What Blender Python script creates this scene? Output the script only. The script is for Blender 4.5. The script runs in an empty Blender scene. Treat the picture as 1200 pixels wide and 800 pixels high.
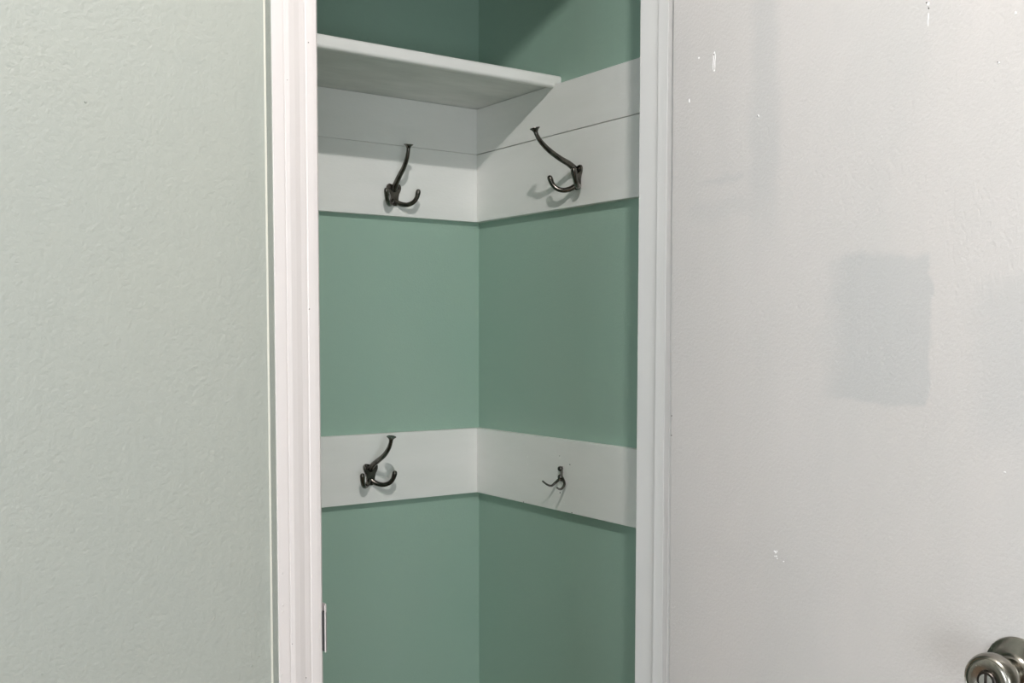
import bpy, bmesh, math, random
from mathutils import Vector, Matrix
random.seed(7)
R = math.radians
H = 1.265                                   # lens height above the floor (m)

# ------------------------------------------------------------------ camera
scene = bpy.context.scene
cam_data = bpy.data.cameras.new('camera')
cam = bpy.data.objects.new('camera', cam_data)
scene.collection.objects.link(cam)
scene.camera = cam
cam_data.sensor_fit = 'HORIZONTAL'
cam_data.sensor_width = 36.0
cam_data.lens = 36.0 * 1235.49 / 1200.0
cam_data.shift_y = (466.51 - 400.0) / 1200.0
cam_data.clip_start = 0.02
F = Vector((0.57027817, 0.8192679, -0.05985737))
RT = Vector((0.8207872, -0.57123232, 0.00141534))
UP = Vector((0.03303293, 0.0499373, 0.99820594))
m = Matrix((RT, UP, -F)).transposed().to_4x4()
m.translation = Vector((0, 0, H))
cam.matrix_world = m

# ------------------------------------------------------------------ light
world = bpy.data.worlds.new('world')
scene.world = world
world.use_nodes = True
bg = world.node_tree.nodes['Background']
bg.inputs['Color'].default_value = (0.80, 0.88, 1.0, 1)
bg.inputs['Strength'].default_value = 0.35

def lamp(name, loc, watts, radius, color):
    d = bpy.data.lights.new(name, 'POINT')
    d.energy = watts; d.shadow_soft_size = radius; d.color = color
    o = bpy.data.objects.new(name, d); o.location = loc
    scene.collection.objects.link(o)
    return o
lamp('ceiling_light', (0.192, 0.136, 2.715), 92, 0.024, (1.0, 0.95, 0.93))

def area(name, loc, rot, sx, sy, watts, color):
    d = bpy.data.lights.new(name, 'AREA')
    d.shape = 'RECTANGLE'; d.size = sx; d.size_y = sy; d.energy = watts; d.color = color
    o = bpy.data.objects.new(name, d); o.location = loc; o.rotation_euler = rot
    scene.collection.objects.link(o)
    return o
# cool fill light added low behind the camera, out of view
area('fill_light', (-0.7, -1.93, 0.85), (R(90), 0, 0), 1.3, 1.3, 46, (0.88, 0.94, 1.0))
# second added fill light, unseen at the left, brightens the closet's right side
area('fill_light', (-1.55, -0.25, 1.35), (0, R(-90), 0), 0.9, 0.5, 31, (0.86, 0.92, 1.0))

vs = scene.view_settings
vs.view_transform = 'Standard'
vs.look = 'None'
vs.exposure = 0.0
vs.gamma = 1.0
vs.use_curve_mapping = False

# ------------------------------------------------------------------ dimensions
YF = 1.1553          # room face of the closet's front wall
YJ = 1.2676          # closet face of that wall
YB = 2.3976          # closet back wall
XS = 1.5595          # closet right wall
XL = 0.44            # closet left wall (hidden)
XI = 0.5273          # left jamb face
XJ = 1.1259          # right jamb face
ZHEAD = H + 1.090    # underside of the head jamb
ZC = 2.80            # ceiling
T = 0.019            # board thickness

# ------------------------------------------------------------------ materials
def new_mat(name):
    mt = bpy.data.materials.new(name); mt.use_nodes = True
    return mt, mt.node_tree, mt.node_tree.nodes['Principled BSDF']

def node(nt, kind, **kw):
    n = nt.nodes.new(kind)
    for k, v in kw.items():
        if k.startswith('i_'): n.inputs[k[2:].replace('_', ' ')].default_value = v
        else: setattr(n, k, v)
    return n

def coords(nt, scale=(1, 1, 1)):
    tc = node(nt, 'ShaderNodeTexCoord'); mp = node(nt, 'ShaderNodeMapping')
    nt.links.new(tc.outputs['Object'], mp.inputs['Vector'])
    mp.inputs['Scale'].default_value = scale
    return mp.outputs['Vector']

def noise(nt, vec, scale, detail=3, rough=0.5):
    n = node(nt, 'ShaderNodeTexNoise'); n.inputs['Scale'].default_value = scale
    n.inputs['Detail'].default_value = detail; n.inputs['Roughness'].default_value = rough
    nt.links.new(vec, n.inputs['Vector'])
    return n.outputs['Fac']

def ramp(nt, fac, a, b, lo=0.35, hi=0.65):
    r = node(nt, 'ShaderNodeValToRGB')
    r.color_ramp.elements[0].position = lo; r.color_ramp.elements[1].position = hi
    r.color_ramp.elements[0].color = (*a, 1); r.color_ramp.elements[1].color = (*b, 1)
    nt.links.new(fac, r.inputs['Fac'])
    return r.outputs['Color']

def mth(nt, op, a, b=None, clamp=False):
    n = node(nt, 'ShaderNodeMath', operation=op); n.use_clamp = clamp
    for i, x in enumerate((a, b)):
        if x is None: continue
        if isinstance(x, (int, float)): n.inputs[i].default_value = x
        else: nt.links.new(x, n.inputs[i])
    return n.outputs[0]

def mixc(nt, fac, a, b):
    n = node(nt, 'ShaderNodeMix', data_type='RGBA')
    if isinstance(fac, (int, float)): n.inputs[0].default_value = fac
    else: nt.links.new(fac, n.inputs[0])
    for i, x in ((6, a), (7, b)):
        if isinstance(x, tuple): n.inputs[i].default_value = (*x, 1)
        else: nt.links.new(x, n.inputs[i])
    return n.outputs[2]

def bump(nt, bs, height, strength, dist):
    b = node(nt, 'ShaderNodeBump'); b.inputs['Strength'].default_value = strength
    b.inputs['Distance'].default_value = dist
    nt.links.new(height, b.inputs['Height']); nt.links.new(b.outputs['Normal'], bs.inputs['Normal'])

def painted(name, a, b, rough, tone_scale=2.0, tone_stretch=(1, 1, 1), bump_scale=140, bump_dist=0.0006,
            bump_strength=0.5, bump_stretch=(1, 1, 1), spec=0.5):
    mt, nt, bs = new_mat(name)
    c = ramp(nt, noise(nt, coords(nt, tone_stretch), tone_scale, 4, 0.6), a, b, 0.3, 0.7)
    nt.links.new(c, bs.inputs['Base Color'])
    bs.inputs['Roughness'].default_value = rough
    bs.inputs['Specular IOR Level'].default_value = spec
    bump(nt, bs, noise(nt, coords(nt, bump_stretch), bump_scale, 3, 0.55), bump_strength, bump_dist)
    return mt

M = {}
M['room_wall'] = painted('pale_sage_orange_peel_paint', (.292, .311, .282), (.302, .317, .280), 0.55, 2.2,
                         bump_scale=175, bump_dist=.0016, bump_strength=.6)
M['closet_wall'] = painted('green_eggshell_paint', (.335, .498, .410), (.355, .503, .417), 0.42, 2.5,
                           bump_scale=260, bump_dist=.0008, bump_strength=.6)
M['trim'] = painted('white_gloss_trim_paint', (.56, .53, .515), (.59, .555, .54), 0.42, 5, (1, 1, .25),
                    90, .0003, .3, (1, 1, .12))
M['board_x'] = painted('white_board_paint_grain_across', (.84, .855, .82), (.88, .89, .86), 0.5, 9, (.5, 1, 2),
                       300, .0005, .5, (.3, 1, 1.0))
M['board_y'] = painted('white_board_paint_grain_along', (.88, .89, .855), (.92, .925, .895), 0.5, 9, (1, .5, 2),
                       300, .0005, .5, (1, .3, 1.0))
M['shelf'] = painted('white_shelf_paint', (.60, .63, .59), (.84, .85, .82), 0.5, 5, (.6, 1.6, 1),
                     160, .0003, .3, (.2, 1, 1))
M['ceiling'] = painted('white_ceiling_paint', (.74, .74, .72), (.78, .78, .76), 0.8)
M['floor'] = painted('brown_wood_floor', (.20, .13, .085), (.30, .20, .13), 0.45, 6, (6, .6, 1))
M['jamb'] = painted('white_jamb_paint', (.60, .60, .585), (.64, .635, .62), 0.45, 5, (1, 1, .25), 90, .0003, .3, (1, 1, .12))
M['white_fleck'] = painted('bright_white_fleck', (.93, .93, .91), (.95, .95, .93), 0.4)
M['caulk'] = painted('cream_caulk', (.50, .49, .42), (.54, .53, .46), 0.4)
M['fleck'] = painted('bare_white_fleck', (.72, .71, .70), (.78, .77, .76), 0.5)
M['dark'] = painted('dark_hollow', (.03, .035, .035), (.05, .05, .05), 0.7)

def door_material():
    mt, nt, bs = new_mat('white_door_paint_with_touch_ups')
    v = coords(nt)
    tc = node(nt, 'ShaderNodeTexCoord'); sep = node(nt, 'ShaderNodeSeparateXYZ')
    # world-sized door coordinates, edges of the patches wobble a little
    wob = node(nt, 'ShaderNodeTexNoise'); wob.inputs['Scale'].default_value = 22; wob.inputs['Detail'].default_value = 5
    nt.links.new(tc.outputs['Object'], wob.inputs['Vector'])
    sc = node(nt, 'ShaderNodeVectorMath', operation='SCALE'); sc.inputs['Scale'].default_value = 0.035
    nt.links.new(wob.outputs['Color'], sc.inputs[0])
    ad = node(nt, 'ShaderNodeVectorMath', operation='ADD')
    nt.links.new(tc.outputs['Object'], ad.inputs[0]); nt.links.new(sc.outputs[0], ad.inputs[1])
    nt.links.new(ad.outputs[0], sep.inputs[0])
    y = mth(nt, 'SUBTRACT', sep.outputs['Y'], 0.0175); z = mth(nt, 'SUBTRACT', sep.outputs['Z'], 0.0175)
    def edge(val, lo, hi, s0, s1):
        def ms(a, b, c):
            r = node(nt, 'ShaderNodeMapRange', interpolation_type='SMOOTHSTEP')
            nt.links.new(a, r.inputs['Value']); r.inputs['From Min'].default_value = b; r.inputs['From Max'].default_value = c
            return r.outputs['Result']
        return mth(nt, 'MULTIPLY', ms(val, lo - s0, lo + s0), mth(nt, 'SUBTRACT', 1.0, ms(val, hi - s1, hi + s1)))
    def patch(y0, y1, z0, z1, s):
        return mth(nt, 'MULTIPLY', edge(y, y0, y1, s[0], s[1]), edge(z, z0, z1, s[2], s[3]))
    base = ramp(nt, noise(nt, coords(nt, (1, 1, .35)), 7, 4, .6), (.48, .470, .455), (.515, .496, .480), .3, .7)
    big = noise(nt, coords(nt, (1, 1, .55)), 3.1, 2, .5)
    base = mixc(nt, mth(nt, 'MULTIPLY', mth(nt, 'SUBTRACT', big, .45, True), 1.2, True), base, (.525, .49, .465))
    grime = (.40, .408, .405)
    p1 = mth(nt, 'MULTIPLY', patch(.725, .862, 1.185, 1.36, (.003, .03, .004, .006)), .58)
    p2 = mth(nt, 'MULTIPLY', patch(1.012, 1.09, 1.478, 1.486, (.01, .02, .004, .004)), .35)
    p3 = mth(nt, 'MULTIPLY', patch(.955, 1.00, 1.42, 1.80, (.012, .012, .06, .02)), .38)
    p4 = mth(nt, 'MULTIPLY', patch(.60, .665, 1.15, 1.32, (.01, .02, .03, .02)), .35)
    p5 = mth(nt, 'MULTIPLY', patch(1.0, 1.12, 1.43, 1.455, (.02, .01, .01, .01)), .22)
    c = base
    for q in (p1, p2, p3, p4, p5): c = mixc(nt, q, c, grime)
    nt.links.new(c, bs.inputs['Base Color'])
    bs.inputs['Roughness'].default_value = .45
    h = mth(nt, 'ADD', mth(nt, 'MULTIPLY', noise(nt, coords(nt, (1, 1, .3)), 330, 3, .6), .6), mth(nt, 'MULTIPLY', noise(nt, v, 230, 3, .5), 1.0))
    bump(nt, bs, h, .6, .0010)
    return mt
M['door'] = door_material()

def metal(name, a, b, rough, scale=60):
    mt, nt, bs = new_mat(name)
    f = noise(nt, coords(nt), scale, 4, .6)
    nt.links.new(ramp(nt, f, a, b), bs.inputs['Base Color'])
    bs.inputs['Metallic'].default_value = 1.0
    r = node(nt, 'ShaderNodeMapRange'); nt.links.new(f, r.inputs['Value'])
    r.inputs['To Min'].default_value = rough - .05; r.inputs['To Max'].default_value = rough + .08
    nt.links.new(r.outputs['Result'], bs.inputs['Roughness'])
    return mt
M['pewter'] = metal('dark_pewter_metal', (.10, .092, .082), (.19, .175, .155), .20)
M['screw'] = metal('dark_screw_metal', (.05, .045, .04), (.10, .09, .08), .35)
M['nickel'] = metal('antique_nickel', (.26, .245, .21), (.36, .34, .30), .24)
M['button'] = metal('bright_nickel', (.62, .61, .60), (.70, .69, .68), .22)
M['wire'] = metal('blackened_steel', (.13, .125, .115), (.20, .19, .18), .20)

# ------------------------------------------------------------------ mesh helpers
def link(name, bm, mat, parent=None, smooth=False, bevel=0.0, segs=2):
    bmesh.ops.recalc_face_normals(bm, faces=bm.faces)
    me = bpy.data.meshes.new(name); bm.to_mesh(me); bm.free()
    for p in me.polygons: p.use_smooth = smooth
    if smooth:
        me.set_sharp_from_angle(angle=R(38))
    me.materials.append(M[mat])
    o = bpy.data.objects.new(name, me); scene.collection.objects.link(o)
    if parent: o.parent = parent
    if bevel:
        b = o.modifiers.new('bevel', 'BEVEL'); b.width = bevel; b.segments = segs; b.limit_method = 'ANGLE'
    return o

def box(bm, x0, x1, y0, y1, z0, z1):
    v = [bm.verts.new((x, y, z)) for x in (x0, x1) for y in (y0, y1) for z in (z0, z1)]
    for f in ((0, 1, 3, 2), (4, 6, 7, 5), (0, 4, 5, 1), (2, 3, 7, 6), (0, 2, 6, 4), (1, 5, 7, 3)):
        bm.faces.new([v[i] for i in f])

def box_obj(name, b, mat, parent=None, bevel=0.0, segs=2):
    bm = bmesh.new(); box(bm, *b)
    return link(name, bm, mat, parent, smooth=bevel > 0, bevel=bevel, segs=segs)

def prism(name, outline, axis, a, b, mat, parent=None, smooth=False, bevel=0.0):
    """outline: 2D points; axis 'Z': (x,y) swept in z; axis 'X': (y,z) swept in x; 'Y': (x,z) swept in y"""
    bm = bmesh.new()
    def P(p, t):
        return {'Z': (p[0], p[1], t), 'X': (t, p[0], p[1]), 'Y': (p[0], t, p[1])}[axis]
    va = [bm.verts.new(P(p, a)) for p in outline]; vb = [bm.verts.new(P(p, b)) for p in outline]
    n = len(outline)
    bm.faces.new(va); bm.faces.new(vb[::-1])
    for i in range(n): bm.faces.new((va[i], va[(i + 1) % n], vb[(i + 1) % n], vb[i]))
    return link(name, bm, mat, parent, smooth=smooth, bevel=bevel)

def smooth_path(pts, rad, sub=6):
    P = [Vector(p) for p in pts]; out = []; rr = []
    for i in range(len(P) - 1):
        p0 = P[max(i - 1, 0)]; p1 = P[i]; p2 = P[i + 1]; p3 = P[min(i + 2, len(P) - 1)]
        for k in range(sub):
            t = k / sub
            out.append(0.5 * ((2 * p1) + (p2 - p0) * t + (2 * p0 - 5 * p1 + 4 * p2 - p3) * t * t + (3 * p1 - p0 - 3 * p2 + p3) * t ** 3))
            rr.append(rad[i] * (1 - t) + rad[i + 1] * t)
    out.append(P[-1]); rr.append(rad[-1])
    return out, rr

def tube(bm, pts, rad, n=14, sub=6, round_end=True, flat=1.0):
    path, rr = smooth_path(pts, rad, sub)
    if round_end:
        d = (path[-1] - path[-2]).normalized(); r0 = rr[-1]; e = path[-1]
        for a in (30, 55, 75, 88):
            path.append(e + d * r0 * math.sin(R(a))); rr.append(r0 * math.cos(R(a)) + 1e-5)
    rings = []; ref = None
    for i, p in enumerate(path):
        d = (path[min(i + 1, len(path) - 1)] - path[max(i - 1, 0)]).normalized()
        if ref is None:
            ref = Vector((1, 0, 0)) if abs(d.x) < .8 else Vector((0, 0, 1))
        a = (ref - d * ref.dot(d)).normalized(); ref = a; b = d.cross(a)
        rings.append([bm.verts.new(p + (a * math.cos(2 * math.pi * k / n) + b * math.sin(2 * math.pi * k / n) * flat) * rr[i]) for k in range(n)])
    for i in range(len(rings) - 1):
        for k in range(n):
            bm.faces.new((rings[i][k], rings[i][(k + 1) % n], rings[i + 1][(k + 1) % n], rings[i + 1][k]))
    bm.faces.new(rings[0]); bm.faces.new(rings[-1][::-1])

def lathe(bm, prof, base, axis, n=48):
    axis = Vector(axis).normalized(); base = Vector(base)
    a = axis.orthogonal().normalized(); b = axis.cross(a)
    rings = []
    for r, h in prof:
        if r < 1e-6: rings.append([bm.verts.new(base + axis * h)])
        else: rings.append([bm.verts.new(base + axis * h + (a * math.cos(2 * math.pi * k / n) + b * math.sin(2 * math.pi * k / n)) * r) for k in range(n)])
    for i in range(len(rings) - 1):
        p, q = rings[i], rings[i + 1]
        for k in range(n):
            k2 = (k + 1) % n
            if len(p) == 1: bm.faces.new((p[0], q[k], q[k2]))
            elif len(q) == 1: bm.faces.new((p[k], p[k2], q[0]))
            else: bm.faces.new((p[k], p[k2], q[k2], q[k]))

def empty(name, loc):
    o = bpy.data.objects.new(name, None); o.location = loc; o.empty_display_size = .05
    scene.collection.objects.link(o)
    return o

def tag(o, label=None, cat=None, group=None, kind=None):
    if label: o['label'] = label
    if cat: o['category'] = cat
    if group: o['group'] = group
    if kind: o['kind'] = kind
    return o

def structure(o, label, cat): return tag(o, label, cat, kind='structure')

# ------------------------------------------------------------------ room shell
X0, X1, Y0 = -1.6, 2.5, -2.0
structure(box_obj('floor', (X0 - .1, X1 + .1, Y0 - .1, YB + .1, -.1, 0), 'floor'), 'brown wooden floor of the room and closet', 'floor')
structure(box_obj('ceiling', (X0 - .1, X1 + .1, Y0 - .1, YB + .1, ZC, ZC + .1), 'ceiling'), 'flat white ceiling of the room', 'ceiling')
bm = bmesh.new()
box(bm, X0, XI - .02, YF, YJ, 0, ZC)
box(bm, XJ + .02, X1, YF, YJ, 0, ZC)
box(bm, XI - .02, XJ + .02, YF, YJ, ZHEAD + .02, ZC)
wall_front = structure(link('wall_front', bm, 'room_wall'), 'pale sage green wall with orange peel texture beside the closet opening', 'wall')
structure(box_obj('wall_back', (XL - .1, XS + .1, YB, YB + .1, 0, ZC), 'closet_wall'), 'darker green back wall of the closet', 'wall')
structure(box_obj('wall_right', (XS, XS + .1, YJ, YB, 0, ZC), 'closet_wall'), 'darker green right side wall of the closet', 'wall')
structure(box_obj('wall_left', (XL - .1, XL, YJ, YB, 0, ZC), 'closet_wall'), 'green left side wall of the closet, out of sight behind the frame', 'wall')
# the room the photographer stands in
structure(box_obj('wall_room_left', (X0 - .1, X0, Y0, YJ, 0, ZC), 'room_wall'), 'pale green room wall to the left of the camera', 'wall')
structure(box_obj('wall_room_right', (X1, X1 + .1, Y0, YJ, 0, ZC), 'room_wall'), 'pale green room wall beyond the open door', 'wall')
structure(box_obj('wall_room_rear', (X0 - .1, X1 + .1, Y0 - .1, Y0, 0, ZC), 'room_wall'), 'pale green room wall behind the camera', 'wall')

# frames added round the unseen fill lights, and the ceiling lamp's socket
def fill_frame(name, c, axis, w, h, label):
    """white frame with a cross bar round an added fill light; axis = wall direction"""
    bm = bmesh.new(); f = .06
    def B(a0, a1, z0, z1):
        if axis == 'x': box(bm, c[0] + a0, c[0] + a1, c[1] - .03, c[1] + .03, c[2] + z0, c[2] + z1)
        else: box(bm, c[0] - .03, c[0] + .03, c[1] + a0, c[1] + a1, c[2] + z0, c[2] + z1)
    B(-w / 2 - f, w / 2 + f, h / 2, h / 2 + f); B(-w / 2 - f, w / 2 + f, -h / 2 - f, -h / 2)
    B(-w / 2 - f, -w / 2, -h / 2, h / 2); B(w / 2, w / 2 + f, -h / 2, h / 2)
    structure(link(name, bm, 'ceiling'), label, 'fill_frame')
fill_frame('fill_frame_1', (-.7, Y0 + .035, .85), 'x', 1.3, 1.3, 'white frame added round the unseen fill light behind the camera')
fill_frame('fill_frame_2', (X0 + .035, -.25, 1.35), 'y', .5, .9, 'white frame added round the unseen fill light at the left')
cf = tag(empty('ceiling_lamp', (.192, .136, ZC)), 'small bare bulb lamp on the ceiling above the camera', 'lamp')
bm = bmesh.new()
lathe(bm, [(0, .0005), (.062, .0005), (.062, .012), (.050, .024), (.030, .028), (.024, .030), (.024, .052), (.018, .056), (0, .056)], (0, 0, 0), (0, 0, -1), 32)
link('socket', bm, 'ceiling', cf, smooth=True)

# filled anchor ring and small nail pops on the pale wall
def blob(name, c, r, mat, parent, normal, th=.0006, elong=1.0):
    """small irregular fleck lying on a surface"""
    n = Vector(normal); bm = bmesh.new()
    a = Vector((0, 0, 1)); b = n.cross(a)
    k = 9; ring = []; c = Vector(c)
    for i in range(k):
        q = 2 * math.pi * i / k; rr = r * random.uniform(.65, 1.15)
        ring.append(c + a * math.sin(q) * rr * elong + b * math.cos(q) * rr)
    lo = [bm.verts.new(p - n * .0004) for p in ring]
    hi = [bm.verts.new(c + (p - c) * .55 + n * th) for p in ring]
    for i in range(k): bm.faces.new((lo[i], lo[(i + 1) % k], hi[(i + 1) % k], hi[i]))
    bm.faces.new(hi); bm.faces.new(lo[::-1])
    return link(name, bm, mat, parent)

bm = bmesh.new()
pts = [(.387 + .0085 * math.cos(a), YF - .0001, .9487 + .0085 * math.sin(a)) for a in [R(t) for t in range(-75, 60, 15)]]
tube(bm, pts, [.0002] + [.0006] * (len(pts) - 2) + [.0003], n=6, sub=2)
link('filler_ridge', bm, 'room_wall', wall_front, smooth=True)
for (x, z, r) in ((.2685, 1.504, .0022), (.438, .8828, .0013), (.213, .9145, .0012), (.447, .893, .001)):
    blob('paint_bump', (x, YF, z), r, 'room_wall', wall_front, (0, -1, 0), .0012)

# ------------------------------------------------------------------ door frame
XO = 0.4641; XC = 0.5236                    # outer and inner edge of the left casing
def casing_profile(xo, s):
    """room-side moulding outline in (x, y); s = +1 for the left leg (outer edge on the left)"""
    w = .0595
    pr = [(0, 0), (0, -.0155), (.0012, -.017), (.0135, -.017), (.0142, -.0155), (.0152, -.0155), (.0162, -.0165),
          (.021, -.0168), (.028, -.0152), (.035, -.0128), (.0415, -.0118), (.0422, -.0105), (.0432, -.0105),
          (.0445, -.0115), (.052, -.0115), (.0568, -.0108), (.0590, -.0085), (.0595, -.006), (w, 0)]
    return [(xo + s * a, YF + b) for a, b in pr]
cl = prism('trim_1', casing_profile(XO, 1), 'Z', 0, ZHEAD + .062, 'trim')
structure(cl, 'white moulded door casing on the left of the closet opening', 'door casing')
ck = prism('caulk_line', [(XO - .0026, YF + .0005), (XO - .0022, YF - .0005), (XO - .0010, YF - .0009), (XO + .0002, YF - .0008), (XO + .0002, YF + .0005)],
           'Z', 0, ZHEAD, 'caulk', cl)
ed = box_obj('casing_edge_shade', (XO - .0004, XO + .0006, YF - .0160, YF - .0012, 0, ZHEAD + .06), 'room_wall', cl)  # shade on the casing's side face, put into colour with the wall material
tag(ed, 'casing edge with its shade painted in, using the wall colour')
tag(ck, 'cream caulk line')
for (x, z) in ((.4898, 1.629), (.5112, 1.5992), (.4827, 1.5521), (.509, 1.2947), (.4812, .9053), (.4989, .8614)):
    blob('nail_hole', (x, YF - .0166 if x < .4875 else YF - (.0148 if x < .5 else .0118), z), .0008, 'screw', cl, (0, -1, 0), .0003)
for (x, z) in ((.4702, .9533), (.4701, .9453), (.4671, .8714), (.470, .99)):
    blob('paint_chip', (x, YF - .017, z), .0016, 'trim', cl, (0, -1, 0), .0008)
structure(prism('trim_2', casing_profile(XJ + .0037 + .0595, -1), 'Z', 0, ZHEAD + .062, 'trim'),
          'white moulded door casing behind the open door', 'door casing')
pr = [(ZHEAD + .0045 + (.0595 - (p[0] - 0)), p[1]) for p in casing_profile(0, 1)]
structure(prism('trim_3', [(b, a) for a, b in pr], 'X', XO, XJ + .063, 'trim'), 'white moulded casing over the closet opening', 'door casing')

jl = structure(box_obj('trim_4', (XI - .02, XI, YF - .0005, YJ, 0, ZHEAD), 'trim', bevel=.0012), 'white painted left jamb of the closet opening', 'door jamb')
box_obj('door_stop', (XI - .0005, XI + .011, YF + .037, YF + .056, 0, ZHEAD), 'trim', jl, bevel=.001)
jr = structure(box_obj('trim_5', (XJ, XJ + .02, YF - .0005, YJ, 0, ZHEAD), 'jamb', bevel=.001), 'white painted right jamb between closet and open door', 'door jamb')
box_obj('door_stop', (XJ - .011, XJ + .0005, YF + .037, YF + .0585, 0, ZHEAD), 'jamb', jr, bevel=.0005)
jh = structure(box_obj('trim_6', (XI - .02, XJ + .02, YF, YJ, ZHEAD, ZHEAD + .02), 'trim'), 'white painted head jamb over the closet opening', 'door jamb')

# strike plate with its curved lip on the left jamb
sp = prism('strike_plate', [(XI - .0005, YF + .028), (XI + .0010, YF + .028), (XI + .0010, YF - .001), (XI + .0014, YF - .005),
                            (XI + .0004, YF - .0105), (XI - .0026, YF - .0135), (XI - .0033, YF - .0125),
                            (XI - .0006, YF - .0098), (XI + .0004, YF - .005), (XI + .0000, YF - .001)],
           'Z', .887, .944, 'trim', jl)
tag(sp, 'white painted strike plate with curved lip')
box_obj('latch_hollow', (XI - .0050, XI - .0006, YF - .0120, YF - .0012, .8885, .9350), 'dark', sp)

# ------------------------------------------------------------------ the open door
door = structure(empty('door_1', (1.0911, YF, .01)), 'white painted flat closet door standing open at the right', 'door')
door.rotation_euler = (0, R(-.27), 0)
DZ0 = .01
def dl(p): return (p[0] - 1.0911, p[1] - YF, p[2] - DZ0)
# keep the slab where the photo has it: the lean turns about lens height
door.location.x = 1.0911 + math.tan(R(.27)) * (H - .01)
slab = box_obj('door_slab', (0, .035, -.606, -.0015, 0, ZHEAD - .016), 'door', door, bevel=.0012)
slab.data.transform(Matrix.Translation((0, YF, DZ0)))           # door coordinates equal room coordinates in the paint material
slab.location = (0, -YF, -DZ0)
def fleck(y, z, r, e=1.0, mat='fleck', name='paint_chip', th=.0008):
    blob(name, (0, y - YF, z - DZ0), r, mat, door, (-1, 0, 0), th, e)
def scratch(y, z0, z1, w):
    bm = bmesh.new(); n = 5
    pts = [(0, y - YF + random.uniform(-.0006, .0006), z0 + (z1 - z0) * i / n - DZ0) for i in range(n + 1)]
    tube(bm, pts, [w * .4] + [w] * (n - 1) + [w * .4], n=6, sub=2)
    link('paint_chip', bm, 'fleck', door)
scratch(.7357, 1.617, 1.632, .0006); fleck(.7359, 1.6418, .0024, 1.3); fleck(.7350, 1.637, .0011, 1.4, 'screw', 'dent'); fleck(.738, 1.644, .001, 1, 'screw', 'dent')
scratch(1.0722, 1.636, 1.659, .0007); scratch(1.0690, 1.636, 1.659, .0007); fleck(1.0706, 1.6345, .0019); fleck(1.0706, 1.6595, .0018); fleck(1.0712, 1.657, .0010, 1, 'screw', 'dent')
fleck(1.101, 1.6584, .0016, 1.3); fleck(1.1193, 1.6018, .0016, 2.2)
fleck(.9887, 1.5585, .0022); fleck(.9887, 1.5585, .0013, 1, 'screw', 'nail_hole', .0011)
fleck(.6491, 1.5584, .0020); fleck(.6496, 1.5590, .0011, 1, 'screw', 'nail_hole', .0011)
fleck(.6312, 1.6063, .0019, 1.5)
for k in range(7): fleck(.9463 + random.uniform(-.006, .006), .9708 + random.uniform(-.005, .005), random.uniform(.0010, .0019))
fleck(.9344, .964, .0013); fleck(.6296, 1.117, .0018, .6)
fleck(1.1512, 1.1452, .0013, 1, 'screw', 'edge_nick'); fleck(1.1512, 1.1159, .0013, 1, 'screw', 'edge_nick')

# door knob: rose, knob, keyed button
KY, KZ = .6085, .9025
kn = empty('door_knob', dl((1.0911, KY, KZ))); kn.parent = door
kn['label'] = 'antique nickel privacy knob'
ax = (-1, 0, 0)
bm = bmesh.new()
lathe(bm, [(0, 0), (.0365, 0), (.0370, .002), (.0360, .0040), (.0330, .0054), (.0290, .0064), (.0215, .0074), (.0185, .0090), (.0165, .0115), (.0155, .0135), (0, .0135)], (0, 0, 0), ax, 64)
link('rose', bm, 'nickel', kn, smooth=True)
bm = bmesh.new()
lathe(bm, [(0, .010), (.0125, .0125), (.0118, .018), (.0118, .0235), (.0135, .0275), (.0180, .0315), (.0235, .0365), (.0268, .0420), (.0283, .0480),
           (.0283, .0530), (.0272, .0575), (.0255, .0603), (.0243, .0610), (.0236, .0606), (.0228, .0612), (.0205, .0622), (.0165, .0618), (.0130, .0606), (.0112, .0600), (.0110, .0575), (0, .0575)], (0, 0, 0), ax, 64)
link('knob', bm, 'nickel', kn, smooth=True)
bm = bmesh.new()
lathe(bm, [(0, .0577), (.0107, .0577), (.0108, .0612), (.0100, .0622), (.0090, .0620), (.0088, .0600), (0, .0600)], (0, 0, 0), ax, 40)
link('collar_ring', bm, 'screw', kn, smooth=True)
bm = bmesh.new()
for s in (-1, 1):                                       # two half discs leave the turn slot between them
    arc = [(s * (.0010 + .0066 * math.cos(a)), .0076 * math.sin(a)) for a in [R(t) for t in range(-84, 85, 12)]]
    f0 = [bm.verts.new((-.0600, p[0], p[1])) for p in arc]; f1 = [bm.verts.new((-.0626, p[0], p[1])) for p in arc]
    bm.faces.new(f0); bm.faces.new(f1[::-1])
    for i in range(len(arc)): j = (i + 1) % len(arc); bm.faces.new((f0[i], f0[j], f1[j], f1[i]))
link('turn_button', bm, 'button', kn)

# ------------------------------------------------------------------ hook boards and shelf
Z = dict(bt=H + .5959, seam=H + .4772, bb=H + .2998, rt=H - .2504, rb=H - .4246)
XF = XS - T; YBF = YB - T
def board(name, b, mat, label, nick=0):
    bm = bmesh.new(); x0, x1, y0, y1, z0, z1 = b
    box(bm, *b)
    o = link(name, bm, mat, None, smooth=True, bevel=.0011 if mat == 'board_y' else .0006)
    return tag(o, label, 'board')
g = .0003
board('hook_board', (XL + .001, XS - .0005, YBF, YB - .0002, Z['seam'] + g, Z['bt'] - .0003), 'board_x', 'narrow white board directly under the shelf on the back wall')
board('hook_board', (XL + .001, XS - .0005, YBF, YB - .0002, Z['bb'], Z['seam'] - g), 'board_x', 'wide white board on the back wall carrying the upper left hook')
board('hook_board', (XF, XS - .0002, YJ + .001, YBF - .0004, Z['seam'] + g * 3, Z['bt'] - .0003), 'board_y', 'top white board on the closet right wall, running past the shelf end')
b_ur = board('hook_board', (XF, XS - .0002, YJ + .001, YBF - .0004, Z['bb'], Z['seam'] - g * 3), 'board_y', 'white board on the right wall carrying the upper right hook')
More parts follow.
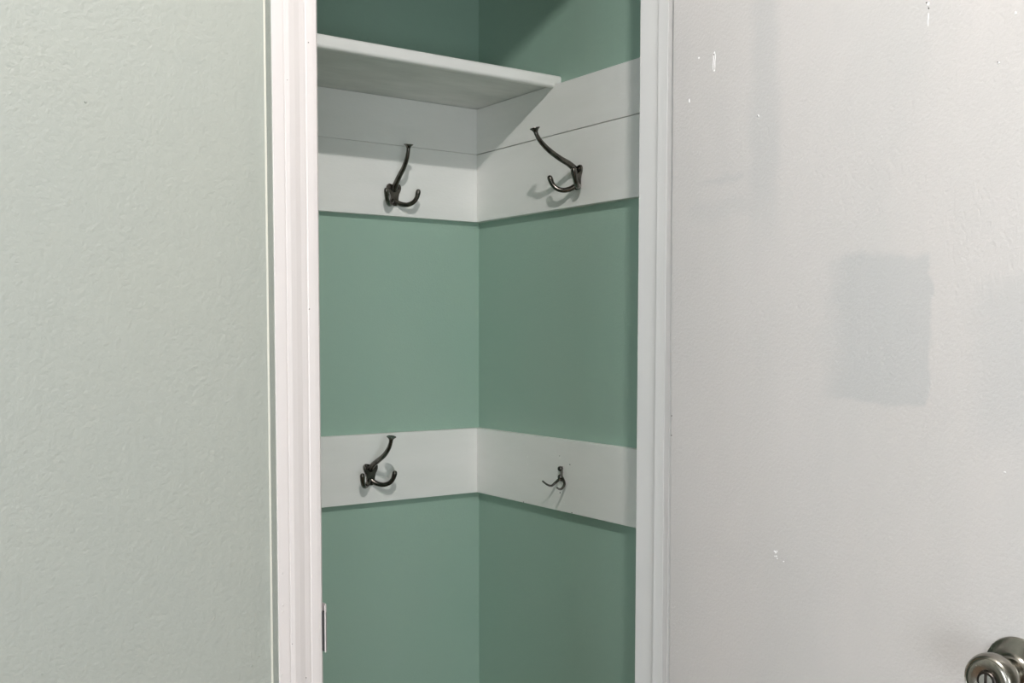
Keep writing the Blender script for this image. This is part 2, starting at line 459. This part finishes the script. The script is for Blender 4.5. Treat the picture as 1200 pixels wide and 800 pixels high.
board('hook_board', (XL + .001, XS - .0005, YBF, YB - .0002, Z['rb'], Z['rt']), 'board_x', 'lower white board on the back wall carrying the lower left hook')
b_lr = board('hook_board', (XF, XS - .0002, YJ + .001, YBF - .0004, Z['rb'], Z['rt']), 'board_y', 'lower white board on the right wall with chips and the small hook')
for i, (y, z, r, e, mt) in enumerate(((2.0113, .9742, .0012, 1, 'screw'), (2.0101, .9685, .0022, 1, 'fleck'), (2.1439, .959, .0013, 1, 'fleck'), (2.1438, .9396, .0016, 1, 'fleck'),
        (1.9706, .9573, .0012, 1.4, 'screw'), (1.9035, .9596, .002, 1, 'fleck'), (1.8998, .9398, .0018, 1, 'fleck'), (2.0106, .8833, .0022, 1.6, 'fleck'),
        (2.0090, .8853, .0012, 1.9, 'screw'), (1.9924, .8645, .002, .6, 'fleck'), (2.1605, .8424, .0018, .7, 'screw'), (1.9623, .843, .0017, .9, 'screw'))):
    blob('paint_chip' if mt == 'fleck' else 'nail_hole', (XF, y, z), r, 'white_fleck' if mt == 'fleck' else mt, b_lr, (-1, 0, 0), .0013, e)
for y, z, r in ((1.9995, 1.7065, .0022), (2.003, 1.7035, .0013), (2.01, 1.6641, .0015)):
    blob('paint_chip', (XF, y, z), r, 'white_fleck', b_ur, (-1, 0, 0), .0014)

shelf = tag(empty('shelf', (XL, YB, Z['bt'])), 'white painted closet shelf resting on the upper boards', 'shelf')
YS = 2.0350
s = box_obj('shelf_panel', (.001, XF - XL + .012, YS + .0150 - YB, -.0005, .0002, .0190), 'shelf', shelf, bevel=.0006)
def nose_outline(zb, zt=.0222):
    r = .0075                                   # rounded front edge, a little proud below the panel
    o = [(.0150, zb), (.0150, zt)]
    o += [(r - r * math.sin(R(a)), zt - r + r * math.cos(R(a))) for a in range(0, 91, 15)]
    o += [(r - r * math.cos(R(a)), zb + r - r * math.sin(R(a))) for a in range(0, 91, 15)]
    return [(YS - YB + a, b) for a, b in o]
ns = prism('front_nosing', nose_outline(-.0068), 'X', .001, XF - XL - .0004, 'board_x', shelf, smooth=True)
prism('nosing_end', nose_outline(.0002), 'X', XF - XL - .0004, XS - XL - .0012, 'board_x', shelf, smooth=True)

# ------------------------------------------------------------------ triple coat hooks
def shield():
    """backplate outline (u, z): two lobes above, one below"""
    half = [(0, .0245), (.006, .0260), (.0125, .0275), (.0180, .0250), (.0205, .0200), (.0202, .0140), (.0178, .0080), (.0142, .0010),
            (.0122, -.0070), (.0116, -.0150), (.0118, -.0205), (.0100, -.0255), (.0060, -.0280), (0, -.0285)]
    return half + [(-a, b) for a, b in half[1:-1]][::-1]

def make_hook(name, label, wt, zt, lean=0.0):
    """local axes: x = along the board, y = -outward, z = up; origin on the board"""
    t = tag(empty(name, (0, 0, 0)), label, 'coat hook')
    pl = prism('backplate', shield(), 'Y', 0, -.0052, 'pewter', t, smooth=True, bevel=.0012)
    for (u, z) in ((-.0130, .0165), (.0130, .0165), (0, -.0165)):
        bm = bmesh.new()
        lathe(bm, [(.0034, .0046), (.0035, .0056), (.0027, .0066), (.0012, .0070), (.0010, .0062), (0, .0062)], (u, 0, z), (0, -1, 0), 16)
        link('screw', bm, 'screw', t, smooth=True)
    k, q = wt / .112, zt / .102
    bm = bmesh.new()
    pts = [(0, -.001, .0120), (lean * .05, -.009, .0190), (lean * .18, -.023 * k, .0285), (lean * .42, -.048 * k, .042 * q), (lean * .68, -.076 * k, .057 * q),
           (lean * .88, -.098 * k, .075 * q), (lean * .97, -.1085 * k, .090 * q), (lean, -.112 * k, .1005 * q)]
    tube(bm, pts, [.0078, .0078, .0070, .0064, .0060, .0054, .0047, .0050], n=18, sub=6, round_end=False)
    link('upper_arm', bm, 'pewter', t, smooth=True)
    bm = bmesh.new()
    ax = ((Vector(pts[-1]) - Vector(pts[-2])).normalized() + Vector((0, 0, .7))).normalized()
    lathe(bm, [(0, -.006), (.0041, -.005), (.0056, -.001), (.0076, .0025), (.0106, .0048), (.0117, .0060), (.0115, .0072), (.0092, .0074), (.0045, .0058), (0, .0050)], pts[-1], ax, 28)
    link('flared_tip', bm, 'pewter', t, smooth=True)
    for sg in (-1, 1):
        bm = bmesh.new()
        pts = [(sg * .003, -.002, -.0150), (sg * .008, -.0065, -.0205), (sg * .0165, -.0145, -.0250), (sg * .0270, -.0250, -.0262), (sg * .0368, -.0360, -.0205),
               (sg * .0425, -.0430, -.0100), (sg * .0445, -.0465, .0010), (sg * .0450, -.0475, .0045)]
        tube(bm, pts, [.0062, .0066, .0062, .0058, .0056, .0057, .0066, .0064], n=16, sub=6)
        link('lower_arm', bm, 'pewter', t, smooth=True)
    return t

def place_back(t, x, z, roll): t.location = (x, YBF, z); t.rotation_euler = (0, R(roll), 0)
def place_right(t, y, z, roll):
    # local -y (outward) must become -X: turn by -90 about Z
    t.matrix_world = Matrix.Translation((XF, y, z)) @ Matrix.Rotation(R(-90), 4, 'Z') @ Matrix.Rotation(R(roll), 4, 'Y')

h1 = make_hook('coat_hook', 'dark pewter triple coat hook on the back wall board beneath the shelf', .085, .108)
place_back(h1, 1.290, H + .353, -2.0)
h2 = make_hook('coat_hook', 'dark pewter triple coat hook on the lower back wall board', .113, .099)
place_back(h2, 1.2187, H - .3513, 0)
h3 = make_hook('coat_hook', 'dark pewter triple coat hook on the right wall, its arm reaching left over the seam', .130, .091, .018)
place_right(h3, 1.946, H + .3654, -5)

# small double hook
t = tag(empty('robe_hook', (XF, 2.0005, .934)), 'small dark double prong hook with two ball screws on the chipped lower board', 'hook')
def rl(p): return (p[0] - XF, p[1] - 2.0005, p[2] - .934)
bm = bmesh.new()
tube(bm, [rl((XF - .0015, 2.0005, .950)), rl((XF - .0020, 2.0005, .940)), rl((XF - .0025, 2.0005, .928)), rl((XF - .003, 2.0005, .918))], [.0034, .0038, .0040, .0044], n=12, sub=4, flat=.5)
link('stem_plate', bm, 'pewter', t, smooth=True)
for z in (.9447, .9245):
    bm = bmesh.new()
    lathe(bm, [(.0030, .000), (.0030, .0025), (.0056, .0035), (.0066, .0060), (.0062, .0090), (.0045, .0112), (.0020, .0124), (0, .0127)], rl((XF, 2.0005, z)), (-1, 0, 0), 20)
    link('ball_screw', bm, 'wire', t, smooth=True)
bm = bmesh.new()
tube(bm, [rl(p) for p in ((XF - .003, 2.0010, .924), (XF - .0060, 2.0080, .9165), (XF - .0115, 2.0150, .9085), (XF - .0200, 2.0179, .9025), (XF - .0340, 2.0167, .9069), (XF - .0480, 2.0150, .9162))],
     [.0040, .0037, .0032, .0027, .0023, .0019], n=12, sub=6)
link('prong', bm, 'wire', t, smooth=True)
bm = bmesh.new()
tube(bm, [rl(p) for p in ((XF - .003, 1.9995, .924), (XF - .0040, 1.9925, .9190), (XF - .0070, 1.9830, .9090), (XF - .0180, 1.9786, .9002), (XF - .0300, 1.9730, .9005), (XF - .0440, 1.9633, .9061))],
     [.0040, .0037, .0032, .0027, .0024, .0020], n=12, sub=6)
link('prong', bm, 'pewter', t, smooth=True)
